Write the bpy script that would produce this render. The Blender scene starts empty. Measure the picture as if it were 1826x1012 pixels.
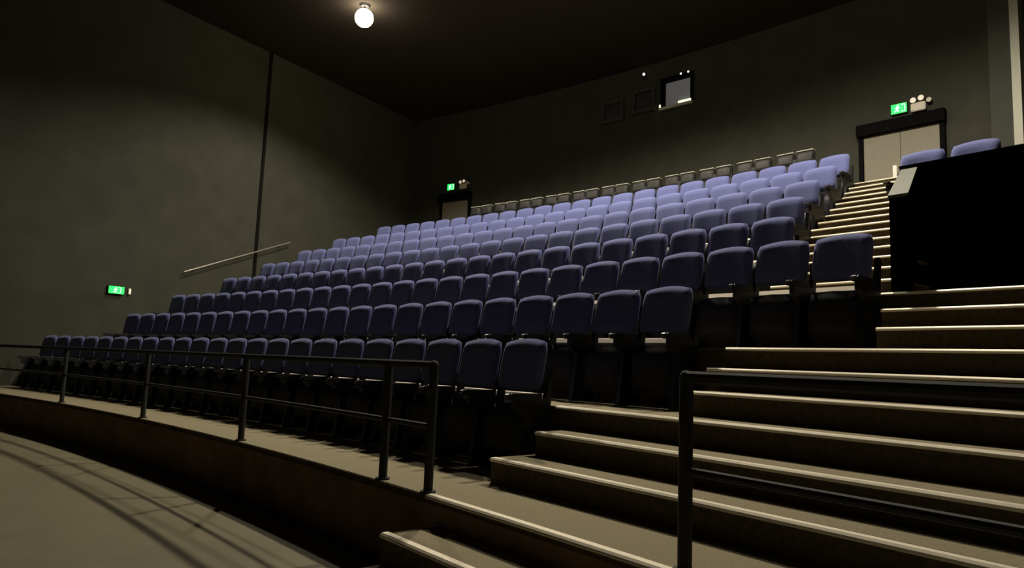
import bpy, bmesh, math, random
from mathutils import Matrix, Vector
random.seed(7)
sc = bpy.context.scene
COL = sc.collection

# ------------------------------------------------------------------ camera, world, exposure
EYE = 0.83                                   # eye height above the front walkway (z = 0)
PITCH, ROLL, FPX = 0.1127, 0.0385, 1250.4
cam_d = bpy.data.cameras.new('camera'); cam = bpy.data.objects.new('camera', cam_d); COL.objects.link(cam)
cp, sp, cr, sr = math.cos(PITCH), math.sin(PITCH), math.cos(ROLL), math.sin(ROLL)
Xc, Yc, Fw = Vector((1, 0, 0)), Vector((0, -sp, cp)), Vector((0, cp, sp))
right = Xc*cr + Yc*sr; up = Yc*cr - Xc*sr
cam.matrix_world = Matrix(((right.x, up.x, -Fw.x, 0), (right.y, up.y, -Fw.y, 0), (right.z, up.z, -Fw.z, EYE), (0, 0, 0, 1)))
cam_d.sensor_width = 36; cam_d.lens = FPX/1826*36; cam_d.clip_end = 200; cam_d.clip_start = 0.05
sc.camera = cam
w = bpy.data.worlds.new('dark_hall'); sc.world = w; w.use_nodes = True
w.node_tree.nodes['Background'].inputs[0].default_value = (0.55, 0.62, 0.8, 1)
w.node_tree.nodes['Background'].inputs[1].default_value = 0.0012
sc.view_settings.view_transform = 'Standard'; sc.view_settings.look = 'None'
sc.view_settings.gamma = 1; sc.view_settings.use_curve_mapping = False
sc.view_settings.exposure = 0.0
LAMP, WATT = 40.0, 2050.0                   # glow of the ceiling globes, power of their downward beams

# ------------------------------------------------------------------ plan of the hall: concentric tiers
TH, R0 = 0.9618, 44.4006
CX, CY = math.sin(TH)*(2.3479 - R0), math.cos(TH)*(2.3479 - R0)
W0, TR, RISE = 0.6221, 0.3757, 0.17
def rad(k): return 0.0 if k == 0 else W0 + (k - 1)*TR
def lev(k): return RISE*k if k <= 9 else RISE*9 + 0.168*(k - 9)
def pol(r, s, z=0.0):
    a = TH + s/R0
    return Vector((CX + (R0 + r)*math.sin(a), CY + (R0 + r)*math.cos(a), z))

# ------------------------------------------------------------------ materials
def mat(name, col, rough=0.8, metal=0.0, noise=0.0, scale=40.0, bump=0.0, emit=None, strength=0.0, spec=0.3, col2=None):
    m = bpy.data.materials.new(name); m.use_nodes = True
    nt = m.node_tree; b = nt.nodes['Principled BSDF']
    b.inputs['Base Color'].default_value = (*col, 1); b.inputs['Roughness'].default_value = rough
    b.inputs['Metallic'].default_value = metal; b.inputs['Specular IOR Level'].default_value = spec
    if emit:
        b.inputs['Emission Color'].default_value = (*emit, 1); b.inputs['Emission Strength'].default_value = strength
    if noise > 0 or bump > 0:
        tc = nt.nodes.new('ShaderNodeTexCoord'); n = nt.nodes.new('ShaderNodeTexNoise')
        n.inputs['Scale'].default_value = scale; n.inputs['Detail'].default_value = 5
        nt.links.new(tc.outputs['Object'], n.inputs['Vector'])
        if noise > 0:
            rp = nt.nodes.new('ShaderNodeValToRGB')
            c2 = col2 or tuple(c*(1 + noise) for c in col)
            rp.color_ramp.elements[0].position = 0.3; rp.color_ramp.elements[1].position = 0.7
            rp.color_ramp.elements[0].color = (*[c*(1 - noise) for c in col], 1); rp.color_ramp.elements[1].color = (*c2, 1)
            nt.links.new(n.outputs['Fac'], rp.inputs['Fac']); nt.links.new(rp.outputs['Color'], b.inputs['Base Color'])
        if bump > 0:
            bp = nt.nodes.new('ShaderNodeBump'); bp.inputs['Strength'].default_value = bump; bp.inputs['Distance'].default_value = 0.01
            nt.links.new(n.outputs['Fac'], bp.inputs['Height']); nt.links.new(bp.outputs['Normal'], b.inputs['Normal'])
    return m
M = {
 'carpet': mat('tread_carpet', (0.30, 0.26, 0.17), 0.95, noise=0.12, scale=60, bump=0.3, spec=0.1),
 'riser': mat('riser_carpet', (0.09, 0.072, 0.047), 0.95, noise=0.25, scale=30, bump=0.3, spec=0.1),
 'fascia': mat('fascia_board', (0.20, 0.135, 0.098), 0.9, noise=0.25, scale=3, spec=0.1),
 'floor': mat('stage_floor', (0.185, 0.165, 0.105), 0.7, noise=0.08, scale=2.5, spec=0.2),
 'nosing': mat('nosing_strip', (0.80, 0.73, 0.58), 0.45, metal=0.3, noise=0.06, scale=20),
 'fabric': mat('seat_fabric', (0.112, 0.128, 0.30), 0.9, noise=0.12, scale=90, bump=0.2, spec=0.15),
 'seatpan': mat('seat_underside', (0.016, 0.016, 0.022), 0.6, spec=0.25),
 'black': mat('black_plastic', (0.012, 0.012, 0.014), 0.4, spec=0.4),
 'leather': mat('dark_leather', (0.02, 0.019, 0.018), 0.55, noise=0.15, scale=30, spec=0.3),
 'rail': mat('railing_paint', (0.024, 0.025, 0.024), 0.75, spec=0.4),
 'wall': mat('wall_fabric', (0.056, 0.056, 0.045), 0.95, noise=0.10, scale=2.0, bump=0.1, spec=0.05),
 'wallblack': mat('black_wall', (0.006, 0.006, 0.007), 0.95, noise=0.2, scale=8, spec=0.02),
 'ceiling': mat('ceiling_paint', (0.035, 0.031, 0.027), 0.95, spec=0.05),
 'door': mat('door_paint', (0.23, 0.212, 0.165), 0.6, noise=0.05, scale=6),
 'grey': mat('grey_plaster', (0.06, 0.062, 0.052), 0.9, noise=0.08, scale=3),
 'pale': mat('painted_lit_edge', (0.5, 0.5, 0.42), 0.6),  # lamplight on edges and tops, put into the colour
 'capmat': mat('parapet_cap', (0.12, 0.13, 0.10), 0.6, noise=0.05, scale=9),
 'steel': mat('brushed_steel', (0.6, 0.58, 0.52), 0.3, metal=0.8),
 'globe': mat('lamp_globe', (1, 0.9, 0.75), 0.4, emit=(1.0, 0.83, 0.58), strength=LAMP),
 'green': mat('sign_green', (0.02, 0.5, 0.12), 0.5, emit=(0.012, 1.0, 0.05), strength=4.0),
 'signwhite': mat('sign_pictogram', (0.8, 1, 0.85), 0.5, emit=(0.6, 1.0, 0.65), strength=2.0),
 'plastic': mat('white_plastic', (0.75, 0.70, 0.60), 0.45),
 'lens': mat('lamp_lens', (0.8, 0.75, 0.65), 0.25, emit=(1.0, 0.85, 0.65), strength=0.5),
 'led': mat('led_dot', (1, 0.9, 0.85), 0.4, emit=(1.0, 0.88, 0.85), strength=3.0),
 'booth': mat('booth_glow', (0.25, 0.25, 0.26), 0.5, emit=(0.8, 0.8, 0.85), strength=0.055),
 'strip': mat('work_light', (1, 1, 0.8), 0.4, emit=(1.0, 0.97, 0.68), strength=1.2),
}

b = M['fabric'].node_tree.nodes['Principled BSDF']; b.inputs['Sheen Weight'].default_value = 0.15; b.inputs['Sheen Tint'].default_value = (0.75, 0.75, 1, 1)

# ------------------------------------------------------------------ builders
def link(name, bm, m, parent=None, smooth=False):
    bmesh.ops.recalc_face_normals(bm, faces=bm.faces[:])
    me = bpy.data.meshes.new(name); bm.to_mesh(me); bm.free()
    if smooth:
        for p in me.polygons: p.use_smooth = True
    me.materials.append(M[m])
    o = bpy.data.objects.new(name, me); COL.objects.link(o)
    if parent: o.parent = parent
    return o
def copy(o, parent):
    c = o.copy(); COL.objects.link(c); c.parent = parent; return c
def empty(name, loc=(0, 0, 0), rz=0.0):
    o = bpy.data.objects.new(name, None); COL.objects.link(o); o.location = loc; o.rotation_euler = (0, 0, rz)
    o.empty_display_size = 0.1
    return o
def tag(o, label, cat, group=None):
    o['label'] = label; o['category'] = cat
    if group: o['group'] = group
    return o
def struct(o, label=None, cat=None):
    o['kind'] = 'structure'
    if label: o['label'] = label
    if cat: o['category'] = cat
    return o
def sweep_bm(prof, s0, s1, seg=0.8, bm=None):
    """closed (radius, z) outline swept along the hall's arc from s0 to s1"""
    bm = bm or bmesh.new(); n = max(1, int(abs(s1 - s0)/seg)); rings = []
    for i in range(n + 1):
        s = s0 + (s1 - s0)*i/n
        rings.append([bm.verts.new(pol(r, s, z)) for r, z in prof])
    k = len(prof)
    for a, b in zip(rings, rings[1:]):
        for i in range(k): bm.faces.new((a[i], a[(i + 1) % k], b[(i + 1) % k], b[i]))
    bm.faces.new(rings[0]); bm.faces.new(rings[-1][::-1])
    return bm
def box_prof(r0, r1, z0, z1): return [(r0, z0), (r1, z0), (r1, z1), (r0, z1)]
def tube_prof(r, z, rr, n=10): return [(r + rr*math.cos(2*math.pi*i/n), z + rr*math.sin(2*math.pi*i/n)) for i in range(n)]
def nose_prof(r, z, w=0.042, h=0.02):                     # rounded stair nosing over a front edge
    return [(r - 0.012, z - h), (r - 0.018, z - h*0.5), (r - 0.014, z - 0.004), (r - 0.002, z + 0.006), (r + w, z + 0.006), (r + w, z - 0.01), (r, z - h)]
def box_bm(x0, x1, y0, y1, z0, z1, bev=0.0, bm=None, seg=2):
    b = bmesh.new()
    bmesh.ops.create_cube(b, size=1)
    for v in b.verts: v.co = Vector(((x0 + x1)/2 + v.co.x*(x1 - x0), (y0 + y1)/2 + v.co.y*(y1 - y0), (z0 + z1)/2 + v.co.z*(z1 - z0)))
    if bev: bmesh.ops.bevel(b, geom=b.edges[:], offset=bev, segments=seg, affect='EDGES')
    if bm is None: return b
    tmp = bpy.data.meshes.new('tmp'); b.to_mesh(tmp); b.free(); bm.from_mesh(tmp); bpy.data.meshes.remove(tmp)
    return bm
def extrude_x(poly, x0, x1, bev=0.0, bm=None):           # (y, z) outline given thickness in x
    b = bm or bmesh.new()
    A = [b.verts.new((x0, y, z)) for y, z in poly]; B = [b.verts.new((x1, y, z)) for y, z in poly]
    n = len(poly); fa = [b.faces.new(A), b.faces.new(B[::-1])]
    for i in range(n): b.faces.new((A[i], B[i], B[(i + 1) % n], A[(i + 1) % n]))
    if bev: bmesh.ops.bevel(b, geom=[e for f in fa for e in f.edges], offset=bev, segments=2, affect='EDGES')
    return b
def prism(pts, z0, z1, bm=None):                         # plan outline, per-vertex top heights allowed
    b = bm or bmesh.new(); n = len(pts)
    zt = z1 if isinstance(z1, (list, tuple)) else [z1]*n
    A = [b.verts.new((p.x, p.y, z0)) for p in pts]; B = [b.verts.new((p.x, p.y, zt[i])) for i, p in enumerate(pts)]
    b.faces.new(A[::-1]); b.faces.new(B)
    for i in range(n): b.faces.new((A[i], A[(i + 1) % n], B[(i + 1) % n], B[i]))
    return b
def cyl_bm(c0, c1, r, n=12, bm=None, r2=None):
    b = bm or bmesh.new(); c0, c1 = Vector(c0), Vector(c1); d = (c1 - c0).normalized()
    u = d.orthogonal().normalized(); v = d.cross(u); r2 = r if r2 is None else r2
    A = [b.verts.new(c0 + (u*math.cos(2*math.pi*i/n) + v*math.sin(2*math.pi*i/n))*r) for i in range(n)]
    B = [b.verts.new(c1 + (u*math.cos(2*math.pi*i/n) + v*math.sin(2*math.pi*i/n))*r2) for i in range(n)]
    for i in range(n): b.faces.new((A[i], A[(i + 1) % n], B[(i + 1) % n], B[i]))
    b.faces.new(A[::-1]); b.faces.new(B); return b
def facing(name, r, s, z):                               # an Empty whose local y points away from the screen
    return empty(name, pol(r, s, z), -(TH + s/R0))

LEFT, RIGHT, BACK, CEIL = -17.5, 3.4, 13.0, 9.3
# ------------------------------------------------------------------ the setting
fl = struct(link('floor', prism([pol(-9, -19), pol(-9, 5), pol(0.1, 5), pol(0.1, -2), pol(0.1, -6), pol(0.1, -10), pol(0.1, -14), pol(0.1, -19)], -0.61, -0.51), 'floor'))
fl['label'] = 'pale beige stage floor below the seating'
wf = struct(link('wall_front', sweep_bm(box_prof(0.0, 0.12, -0.55, -0.03), LEFT, RIGHT), 'fascia'))
# tiers: one per row, walkway first
ROW_END = [-4.25, -3.72, -2.80, -4.0, -4.40, -4.70, -4.92, -5.15]
ROW_START = [-16.6, -16.1, -16.0, -16.0, -16.1, -16.0, -16.3, -15.7]
def aisle_left(r): return -4.0 + (r - 3.63)*(-1.15/5.63)
def aisle_right(r): return -2.73 - (r - 3.63)*0.30
for j in range(9):
    k = 3*j
    r0, r1 = rad(k), (rad(k + 3) if j < 8 else BACK)
    z1 = lev(k); z0 = (lev(k - 3) - 0.02) if j else -0.05
    s1 = RIGHT if j < 4 else aisle_right(r0) 
    t = struct(empty('seating_tier'))
    t['label'] = 'dark carpeted seating tier'
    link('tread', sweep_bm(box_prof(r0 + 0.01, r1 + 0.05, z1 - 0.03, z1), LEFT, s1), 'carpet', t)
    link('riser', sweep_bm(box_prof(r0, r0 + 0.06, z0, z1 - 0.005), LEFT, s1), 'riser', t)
    if j:
        e = ROW_END[j - 1] - 0.12
        link('tier_edge', sweep_bm([(r0 - 0.01, z1 - 0.02), (r0 - 0.014, z1 + 0.04), (r0 + 0.014, z1 + 0.082), (r0 + 0.05, z1 + 0.086), (r0 + 0.05, z1)], ROW_START[j - 1], e), 'nosing', t)
    ns = -3.95 if j == 0 else ((-4.23, -3.48, -2.79)[j - 1] if j < 4 else max(aisle_left(r0), ROW_END[j - 1] + 0.02))
    link('nosing', sweep_bm(nose_prof(r0, z1), ns, s1), 'nosing', t)
# the two intermediate steps between tiers
st = struct(empty('aisle_stairs')); st['label'] = 'aisle stairs with pale nosing strips climbing to the back door'
for k in range(1, 24):
    if k % 3 == 0: continue
    j = k//3
    r0, r1, z0, z1 = rad(k), rad(3*j + 3) + 0.02, lev(3*j), lev(k)
    if k < 9: s0, s1 = (None, -4.1, -4.06, None, -3.30, -3.40, None, -2.52, -2.64)[k], RIGHT
    else: s0, s1 = max(aisle_left(r0), ROW_END[j] + 0.08), aisle_right(r0)
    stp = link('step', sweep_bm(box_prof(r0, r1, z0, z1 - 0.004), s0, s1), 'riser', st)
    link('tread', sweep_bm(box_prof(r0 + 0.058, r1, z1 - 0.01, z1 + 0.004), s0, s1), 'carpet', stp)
    link('nosing', sweep_bm(nose_prof(r0, z1), s0, s1), 'nosing', stp)
# steps down from the walkway to the stage floor
fs = struct(empty('front_steps')); fs['label'] = 'short steps from stage floor up to the front walkway'
for i in range(1, 3):
    r0 = -0.36*i; z1 = -0.17*i
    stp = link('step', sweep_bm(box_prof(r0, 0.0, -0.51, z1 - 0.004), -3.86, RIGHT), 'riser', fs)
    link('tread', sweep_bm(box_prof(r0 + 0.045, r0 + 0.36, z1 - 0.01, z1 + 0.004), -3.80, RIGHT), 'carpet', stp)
    link('nosing', sweep_bm(nose_prof(r0, z1), -3.86, RIGHT), 'nosing', stp)
# ceiling, walls
struct(link('ceiling', prism([pol(-9, LEFT - 1.5), pol(-9, 5), pol(BACK + 3, 6), pol(BACK + 3, LEFT - 1.5)], CEIL, CEIL + 0.2), 'ceiling'))
struct(link('wall_back', sweep_bm(box_prof(BACK, BACK + 0.3, 0, CEIL), LEFT - 1, 5), 'wall'))
struct(link('wall_right', prism([pol(-9, RIGHT), pol(BACK, RIGHT), pol(BACK, RIGHT + 0.3), pol(-9, RIGHT + 0.3)], -0.55, CEIL), 'wall'))
wl = struct(empty('wall_left'))
link('backing', prism([pol(-9, LEFT - 0.25), pol(BACK, LEFT - 0.25), pol(BACK, LEFT - 0.1), pol(-9, LEFT - 0.1)], -0.55, CEIL), 'wallblack', wl)
for a, b in ((-9, -0.6), (-0.6, 6.60), (6.72, BACK)):
    link('wall_panel', prism([pol(a, LEFT - 0.1), pol(b, LEFT - 0.1), pol(b, LEFT), pol(a, LEFT)], -0.55, CEIL - 0.02), 'wall', wl)
# pilaster at the end of the back wall; its lit edge is an added pale strip
p1 = struct(link('trim_1', sweep_bm(box_prof(BACK - 0.35, BACK + 0.02, 2.6, CEIL), -4.22, -3.92, 0.1), 'grey'))
struct(link('lit_edge_strip', sweep_bm(box_prof(BACK - 0.42, BACK - 0.05, 2.6, CEIL), -3.93, -3.82, 0.1), 'pale'))  # light streak along the pilaster edge, painted as a pale strip
# black parapet beside the upper stairs and the block behind it
pr = struct(empty('wall_parapet')); pr['label'] = 'black parapet wall beside the upper stairs'
A, B = pol(3.66, -2.73), pol(5.5, aisle_right(5.5)); off = (pol(3.66, -2.60) - pol(3.66, -2.73))
zA, zB = 2.34, 3.08
link('side_panel', prism([A, B, B + off, A + off], 1.5, [zA, zB, zB, zA]), 'wallblack', pr)
bm = bmesh.new()
cl = off*0.08
lo = [A - cl, B - cl, B + off + cl, A + off + cl]
v = [bm.verts.new((p.x, p.y, z)) for p, z in zip(lo, (zA, zB, zB, zA))] + [bm.verts.new((p.x, p.y, z + 0.025)) for p, z in zip(lo, (zA, zB, zB, zA))]
for f in ((0, 1, 2, 3), (4, 5, 6, 7), (0, 1, 5, 4), (1, 2, 6, 5), (2, 3, 7, 6), (3, 0, 4, 7)): bm.faces.new([v[i] for i in f])
link('cap', bm, 'capmat', pr)
link('front_panel', sweep_bm(box_prof(5.42, 5.56, 1.5, 3.08), aisle_right(5.5), RIGHT), 'wallblack', pr)
link('rail_cap', sweep_bm(box_prof(5.40, 5.58, 3.08, 3.105), aisle_right(5.5), RIGHT), 'black', pr)
struct(link('floor_side_block', sweep_bm(box_prof(5.56, BACK, 1.5, 2.62), -3.3, RIGHT), 'riser'))['label'] = 'dark floor of the seating block behind the parapet'

# ------------------------------------------------------------------ theatre seats
def pad_bm(hw, z0, hgt, arch, yc, thick, nu=10, nv=7, lean=0.0, wing=0.0, bot=0.0):
    """upholstered panel: rounded outline, arched top, thick middle"""
    bm = bmesh.new(); F, Bk = [], []
    for j in range(nv + 1):
        v = j/nv; fr, bk = [], []
        for i in range(nu + 1):
            u = -1 + 2*i/nu
            uu = math.copysign(abs(u)**0.8, u)
            cz = 1 - 0.10*max(0.0, (v - 0.75)/0.25)**2 - 0.06*max(0.0, (0.2 - v)/0.2)**2
            x = hw*uu*cz; z = z0 + v*hgt - arch*uu*uu*v + bot*uu*uu*(1 - v)
            edge = max(0.0, (1 - abs(uu)**6)*(1 - abs(2*v - 1)**6))**0.5
            y = yc + lean*v - wing*uu*uu
            fr.append(bm.verts.new((x, y - thick*(0.25 + 0.75*edge), z))); bk.append(bm.verts.new((x, y + thick*0.45*(0.25 + 0.75*edge), z)))
        F.append(fr); Bk.append(bk)
    for j in range(nv):
        for i in range(nu):
            bm.faces.new((F[j][i], F[j][i+1], F[j+1][i+1], F[j+1][i])); bm.faces.new((Bk[j][i+1], Bk[j][i], Bk[j+1][i], Bk[j+1][i+1]))
    for j in range(nv):
        for i, s in ((0, 1), (nu, -1)): bm.faces.new((F[j][i], F[j+1][i], Bk[j+1][i], Bk[j][i]))
    for i in range(nu):
        bm.faces.new((F[0][i], Bk[0][i], Bk[0][i+1], F[0][i+1])); bm.faces.new((F[nv][i+1], Bk[nv][i+1], Bk[nv][i], F[nv][i]))
    return bm
PITCH_S = 0.556
def arm_poly():
    p = [(-0.02, 0.565), (-0.02, 0.61)]
    for i in range(7):
        a = math.radians(90 + i*30); p.append((-0.33 + 0.026*math.cos(a)*1.6, 0.587 + 0.024*math.sin(a)))
    return p
PANEL = [(-0.26, 0.0), (0.02, 0.0), (0.10, 0.78), (0.065, 0.80), (0.02, 0.57), (-0.30, 0.57), (-0.30, 0.50), (-0.20, 0.42)]
proto = {}
def make_proto():
    proto['backrest'] = link('backrest', pad_bm(0.256, 0.618, 0.42, 0.035, 0.035, 0.055, lean=0.07, wing=0.035, bot=0.02), 'fabric', smooth=True)
    proto['seat'] = link('seat', pad_bm(0.245, 0.10, 0.42, 0.03, -0.13, 0.06, nu=8, nv=5, lean=0.02, wing=0.0), 'seatpan', smooth=True)
    proto['armrest'] = link('armrest', extrude_x(arm_poly(), -PITCH_S/2 - 0.028, -PITCH_S/2 + 0.028, 0.010), 'black', smooth=False)
    proto['side_panel'] = link('side_panel', extrude_x(PANEL, -PITCH_S/2 - 0.02, -PITCH_S/2 + 0.02), 'black')
    proto['seat_mount'] = link('seat_mount', box_bm(-PITCH_S/2 + 0.02, PITCH_S/2 - 0.024, -0.06, 0.02, 0.10, 0.18, 0.01), 'black')
make_proto(); first = True
ORD = ['first', 'second', 'third', 'fourth', 'fifth', 'sixth', 'seventh', 'eighth', 'ninth', 'tenth', 'eleventh', 'twelfth', 'thirteenth', 'fourteenth', 'fifteenth', 'sixteenth',
       'seventeenth', 'eighteenth', 'nineteenth', 'twentieth', 'twenty-first', 'twenty-second', 'twenty-third', 'twenty-fourth', 'twenty-fifth', 'twenty-sixth', 'twenty-seventh', 'twenty-eighth']
def seat_at(r, s, z, last, label, group):
    """one tip-up theatre seat, seat folded up; the seat at the aisle end has two arms"""
    global first
    c = tag(facing('theatre_seat', r, s, z), label, 'theatre seat', group)
    for k in ('backrest', 'seat', 'armrest', 'side_panel', 'seat_mount'):
        if first: o = proto[k]; o.parent = c
        else: o = copy(proto[k], c)
        if last and k in ('armrest', 'side_panel'):
            e = copy(proto[k], c); e.location.x = PITCH_S
    first = False
    return c
for j in range(8):
    k = 3*j; z = lev(k) ; rb = rad(k + 3) - 0.17
    ds = PITCH_S*R0/(R0 + rb); s = ROW_END[j] - ds*0.45; n = 0
    row = 'front row' if j == 0 else ORD[j] + ' row up'
    while s > ROW_START[j]:
        nm = 'end' if n == 0 else ORD[n]
        lab = ('navy blue tip-up theatre seat in the %s, nearest the stair aisle' % row) if n == 0 else ('navy blue tip-up theatre seat in the %s, %s from the stair aisle' % (row, ORD[n]))
        seat_at(rb, s, z, n == 0, lab, 'tip-up seats in the ' + row)
        s -= ds; n += 1
# seats of the block behind the parapet
for i, s in enumerate((-3.52, -3.02)):
    seat_at(6.72, s, 2.62, i == 1, ('lavender seat back peeking over the black parapet, nearer the pale door', 'lavender seat back peeking over the black parapet, farther from the pale door')[i], 'seats behind the parapet')

# back row: black double seats with two headrests
def make_double():
    t = {}
    t['body'] = link('body', extrude_x([(-0.35, 0.0), (0.2, 0.0), (0.22, 0.92), (0.1, 0.92), (0.02, 0.45), (-0.4, 0.45)], -0.385, 0.385, 0.03), 'seatpan')
    bm = pad_bm(0.18, 0.78, 0.29, 0.012, 0.15, 0.10, nu=8, nv=6, lean=0.03)
    t['headrest'] = link('headrest', bm, 'leather', smooth=True)
    t['lit_top'] = link('lit_top', box_bm(-0.17, 0.17, 0.10, 0.24, 1.055, 1.08, 0.01), 'pale')  # lamplit top of the headrest, added as a pale-coloured strip
    t['armrest'] = link('armrest', box_bm(-0.41, -0.36, -0.4, 0.1, 0.0, 0.62, 0.02), 'black')
    return t
dbl = make_double(); dfirst = True
s = -6.35; i = 0; ds = 0.86*R0/(R0 + 10.2)
while s > -13.4:
    t = tag(facing('double_seat', 10.12, s, lev(24)), 'black double seat in the back row, %s from the pale double door' % ('nearest' if i == 0 else ORD[i]), 'double seat', 'double seats along the back row')
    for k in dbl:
        for x in ((-0.195, 0.195) if k in ('headrest', 'lit_top') else ((0.0, 0.77) if k == 'armrest' else (0.0,))):
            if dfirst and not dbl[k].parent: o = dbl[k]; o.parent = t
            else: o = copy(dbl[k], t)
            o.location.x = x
    dfirst = False; s -= ds; i += 1

# ------------------------------------------------------------------ railings
def railing(name, label, posts, s0, s1, corner):
    t = tag(empty(name, pol(0.05, posts[0], 0)), label, 'railing')
    inv = Matrix.Translation(-t.location)
    def add(nm, bm, m='rail'):
        bmesh.ops.transform(bm, matrix=inv, verts=bm.verts[:]); return link(nm, bm, m, t)
    for s in posts:
        end = abs(s - corner) < 0.01
        bm = cyl_bm(pol(0.05, s, 0.0), pol(0.05, s, 0.80 if end else 0.815), 0.03, 12)
        p = add('post', bm)
        f = add('foot_plate', cyl_bm(pol(0.05, s, 0.0), pol(0.05, s, 0.012), 0.05, 14)); f.parent = p
    add('top_rail', sweep_bm(tube_prof(0.05, 0.80, 0.028), s0, s1))
    add('mid_rail', sweep_bm(tube_prof(0.05, 0.41, 0.018, 8), s0, s1))
    bm = bmesh.new(); bmesh.ops.create_uvsphere(bm, u_segments=12, v_segments=8, radius=0.032)
    bmesh.ops.translate(bm, vec=pol(0.05, corner, 0.798), verts=bm.verts[:]); add('corner_elbow', bm)
    return t
railing('guard_railing', 'dark metal guard railing along the curved walkway before the front seats', (-4.02, -4.58, -7.08, -9.73, -12.60, -15.4), -17.4, -4.02, -4.02)
railing('guard_railing', 'dark metal guard railing with a tall end post before the wide stairs', (-2.04, 0.6), -2.04, RIGHT, -2.04)
# wall handrail along the far stairs
h = tag(empty('wall_handrail', pol(4.4, LEFT, 0)), 'thin pale handrail rising along the far side wall', 'handrail')
inv = Matrix.Translation(-h.location)
a, b = pol(4.55, LEFT + 0.1, 2.76), pol(7.7, LEFT + 0.1, 4.02)
def hadd(nm, bm, m): bmesh.ops.transform(bm, matrix=inv, verts=bm.verts[:]); return link(nm, bm, m, h)
hadd('rail', cyl_bm(a, b, 0.02, 10), 'steel')
for q in (0.1, 0.5, 0.9):
    c = a.lerp(b, q); wpt = c + (pol(5, LEFT) - pol(5, LEFT + 0.1))
    hadd('bracket', cyl_bm(c, wpt, 0.012, 8), 'rail')

# ------------------------------------------------------------------ doors, signs, lamps on the walls
def door(name, s0, s1, ztop, zfloor, leaves, label):
    r = BACK - 0.02; sc_ = (R0 + BACK)/R0; wd = (s1 - s0)*sc_; s = (s0 + s1)/2
    t = struct(facing(name, r, s, zfloor)); t['label'] = label
    hgt = ztop - zfloor
    for i in range(leaves):
        x0 = -wd/2 + i*wd/leaves; x1 = x0 + wd/leaves
        lf = link('door_leaf', box_bm(x0 + 0.004, x1 - 0.004, -0.05, 0.0, 0.01, hgt, 0.006), 'door', t)
        hx = x1 - 0.12 if i == 0 else x0 + 0.12
        link('push_plate', box_bm(hx - 0.04, hx + 0.04, -0.056, -0.049, 0.95, 1.25, 0.002), 'steel', lf)
    fr = bmesh.new()
    for x0, x1 in ((-wd/2 - 0.10, -wd/2), (wd/2, wd/2 + 0.10)): box_bm(x0, x1, -0.08, 0.02, 0.0, hgt + 0.02, 0.008, fr)
    link('door_frame', fr, 'wallblack', t)
    link('door_header', box_bm(-wd/2 - 0.12, wd/2 + 0.12, -0.16, 0.02, hgt, hgt + 0.26, 0.01), 'wallblack', t)
    return t
door('door_1', -6.12, -4.97, 6.04, lev(24), 2, 'pale double door at the head of the stairs')
door('door_2', -16.40, -15.54, 6.20, lev(24), 1, 'pale door at the far end of the back wall')
def runner_bm(w, hgt):
    """running figure and doorway of an emergency exit sign, flat plates facing -y"""
    bm = bmesh.new()
    def quad(pts):
        A = [bm.verts.new((x*hgt, -0.004, z*hgt)) for x, z in pts]; B = [bm.verts.new((x*hgt, 0, z*hgt)) for x, z in pts]
        bm.faces.new(A); bm.faces.new(B[::-1]); n = len(pts)
        for i in range(n): bm.faces.new((A[i], A[(i+1) % n], B[(i+1) % n], B[i]))
    quad([(0.02 + 0.09*math.cos(a*math.pi/4), 0.32 + 0.09*math.sin(a*math.pi/4)) for a in range(8)])
    quad([(-0.06, 0.22), (0.06, 0.22), (0.0, -0.08), (-0.14, -0.06)])
    quad([(-0.06, 0.20), (-0.22, 0.10), (-0.25, 0.0), (-0.18, 0.0), (-0.15, 0.06), (-0.02, 0.14)])
    quad([(0.06, 0.20), (0.16, 0.06), (0.27, 0.10), (0.26, 0.03), (0.13, -0.01), (0.02, 0.12)])
    quad([(-0.02, -0.06), (0.12, -0.16), (0.08, -0.38), (0.0, -0.38), (0.03, -0.18), (-0.10, -0.10)])
    quad([(-0.12, -0.05), (-0.18, -0.22), (-0.36, -0.28), (-0.34, -0.36), (-0.12, -0.28), (-0.04, -0.08)])
    quad([(0.38, 0.40), (0.75, 0.40), (0.75, -0.40), (0.38, -0.40), (0.38, -0.34), (0.69, -0.34), (0.69, 0.34), (0.38, 0.34)])
    return bm
def exit_sign(t, w, hgt, label):
    tag(t, label, 'exit sign')
    link('housing', box_bm(-w/2 - 0.015, w/2 + 0.015, -0.07, 0.0, -hgt/2 - 0.015, hgt/2 + 0.015, 0.008), 'black', t)
    fc = link('sign_face', box_bm(-w/2, w/2, -0.076, -0.068, -hgt/2, hgt/2), 'green', t)
    rb = runner_bm(w, hgt); bmesh.ops.translate(rb, vec=(-0.12*hgt, -0.077, 0), verts=rb.verts[:])
    link('pictogram', rb, 'signwhite', fc)
    return t
exit_sign(facing('exit_sign', BACK - 0.0, -5.555, 6.52), 0.30, 0.2, 'lit green exit sign above the pale double door')
exit_sign(facing('exit_sign', BACK - 0.0, -16.14, 6.70), 0.28, 0.2, 'lit green exit sign above the small far pale door')
es = empty('exit_sign', pol(2.98, LEFT, 2.14)); es.rotation_euler = (0, 0, -(TH + LEFT/R0) + math.pi/2)
exit_sign(es, 0.34, 0.16, 'lit green exit sign low on the dark side wall')
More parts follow.
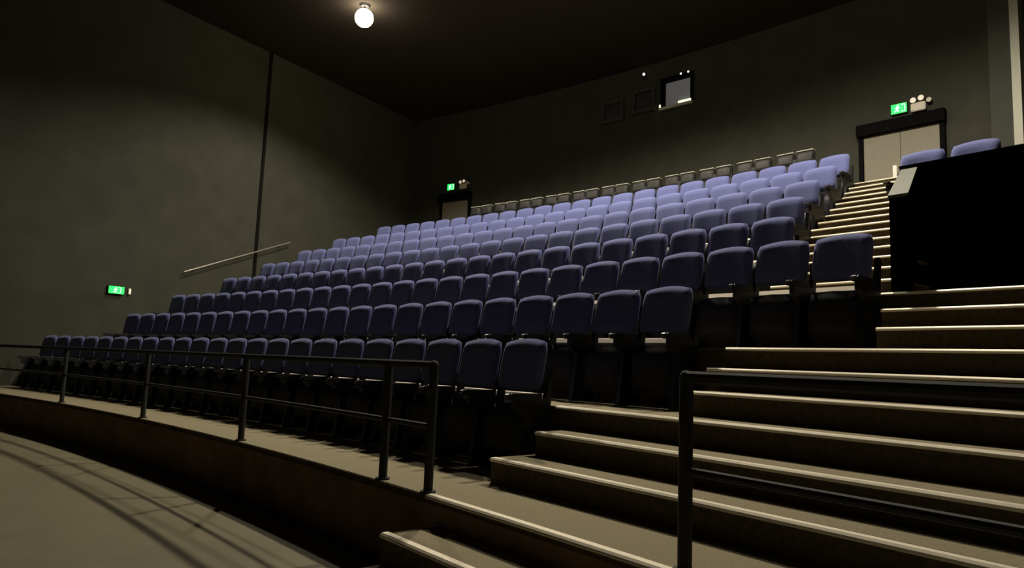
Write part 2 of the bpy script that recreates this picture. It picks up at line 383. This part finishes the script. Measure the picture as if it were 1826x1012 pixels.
def twin_lamp(s, z, label):
    t = tag(facing('emergency_light', BACK - 0.03, s, z), label, 'emergency light')
    link('case', box_bm(-0.14, 0.14, -0.09, 0.0, -0.15, 0.03, 0.015), 'plastic', t)
    for x, zz in ((-0.08, 0.09), (0.07, 0.11)):
        hd = link('lamp_head', cyl_bm((x, -0.02, zz), (x, -0.12, zz - 0.01), 0.045, 14, None, 0.06), 'plastic', t)
        link('lens', cyl_bm((x, -0.121, zz - 0.01), (x, -0.126, zz - 0.01), 0.052, 14), 'lens', hd)
    sd = link('side_lamp', cyl_bm((0.21, -0.02, 0.03), (0.21, -0.10, 0.03), 0.04, 12, None, 0.05), 'plastic', t)
    link('bracket', box_bm(0.13, 0.2, -0.04, -0.01, 0.015, 0.045), 'black', t)
twin_lamp(-5.26, 6.52, 'pale twin-head emergency light above the right part of the double door')
twin_lamp(-15.72, 6.72, 'small pale emergency light beside the far exit sign')
g = tag(empty('wall_light', pol(3.3, LEFT, 2.14), -(TH + LEFT/R0) + math.pi/2), 'tiny pale wall light beside the low exit sign', 'wall light')
link('case', box_bm(-0.03, 0.03, -0.05, 0, -0.07, 0.07, 0.008), 'plastic', g); link('lens', box_bm(-0.022, 0.022, -0.056, -0.05, -0.06, 0.06), 'lens', g)

# ------------------------------------------------------------------ projection booth ports
def port(n, s0, s1, z0, z1, lit, label):
    k = (R0 + BACK)/R0; wd = (s1 - s0)*k; hgt = z1 - z0
    t = struct(facing('window_%d' % n, BACK, (s0 + s1)/2, z0)); t['label'] = label
    fr = bmesh.new(); d = 0.07
    box_bm(-wd/2, -wd/2 + d*(2 if lit else 1), -0.08, 0, 0, hgt, 0.006, fr); box_bm(wd/2 - d, wd/2, -0.08, 0, 0, hgt, 0.006, fr)
    box_bm(-wd/2 + d, wd/2 - d, -0.08, 0, hgt - d*(2.2 if lit else 1), hgt, 0.006, fr)
    link('window_frame', fr, 'wallblack' if lit else 'grey', t)
    link('pane', box_bm(-wd/2 + d*0.5, wd/2 - d*0.5, -0.02, -0.01, 0.02, hgt - 0.03), 'booth' if lit else 'black', t)
    link('window_sill', box_bm(-wd/2 - 0.02, wd/2 + 0.02, -0.12, 0, -0.05, 0.03, 0.008), 'steel' if lit else 'grey', t)
    if lit:
        link('work_light', box_bm(wd/2 - 0.42, wd/2 - 0.04, -0.10, -0.04, 0.03, 0.10, 0.01), 'strip', t)
        link('work_light', box_bm(-wd/2 - 0.03, -wd/2 + 0.02, -0.10, -0.04, 0.0, 0.12, 0.01), 'strip', t)
        for x in (0.14, 0.36): link('indicator', box_bm(x - 0.02, x + 0.02, -0.10, -0.07, hgt - 0.03, hgt + 0.01, 0.005), 'led', t)
    else:
        link('shelf_bar', box_bm(-wd/2 + d, wd/2 - d, -0.03, -0.021, hgt*0.45, hgt*0.5), 'grey', t)
port(1, -11.62, -11.08, 7.90, 8.48, False, 'dim projection port, the darkest of three')
port(2, -10.84, -10.30, 7.98, 8.60, False, 'dim projection port beside the lit one')
port(3, -10.15, -9.40, 7.90, 8.76, True, 'lit projection port with a bright sill')
t = tag(facing('indicator_light', BACK, -10.57, 9.04), 'tiny white indicator light above the projection ports', 'indicator light')
link('case', box_bm(-0.05, 0.05, -0.05, 0, -0.12, 0.05, 0.01), 'black', t)
bm = bmesh.new(); bmesh.ops.create_uvsphere(bm, u_segments=10, v_segments=6, radius=0.035); bmesh.ops.translate(bm, vec=(0, -0.06, 0), verts=bm.verts[:])
link('bulb', bm, 'led', t, True)

# ------------------------------------------------------------------ ceiling lamps
def ceiling_lamp(r, s, label, watt=WATT, cone=168):
    p = pol(r, s, CEIL)
    t = tag(empty('ceiling_lamp', p), label, 'ceiling lamp', 'round ceiling lamps')
    link('canopy', cyl_bm((0, 0, 0), (0, 0, -0.05), 0.14, 20, None, 0.10), 'black', t)
    link('stem', cyl_bm((0, 0, -0.05), (0, 0, -0.12), 0.02, 10), 'black', t)
    bm = bmesh.new(); bmesh.ops.create_uvsphere(bm, u_segments=20, v_segments=12, radius=0.22); bmesh.ops.translate(bm, vec=(0, 0, -0.33), verts=bm.verts[:])
    link('globe', bm, 'globe', t, True)
    ld = bpy.data.lights.new('lamp_beam', 'SPOT'); ld.energy = watt; ld.color = (1.0, 0.90, 0.72)
    ld.spot_size = math.radians(cone); ld.spot_blend = 0.4; ld.shadow_soft_size = 0.15
    lo = bpy.data.objects.new('lamp_beam', ld); COL.objects.link(lo); lo.parent = t; lo.location = (0, 0, -0.58)
ceiling_lamp(6.15, -13.75, 'bright round warm ceiling lamp over the far seats', 1350, 146)
ceiling_lamp(6.5, -9.0, 'round ceiling lamp over the middle of the seating', WATT, 156)
ceiling_lamp(6.5, -4.6, 'round ceiling lamp over the stair aisle')
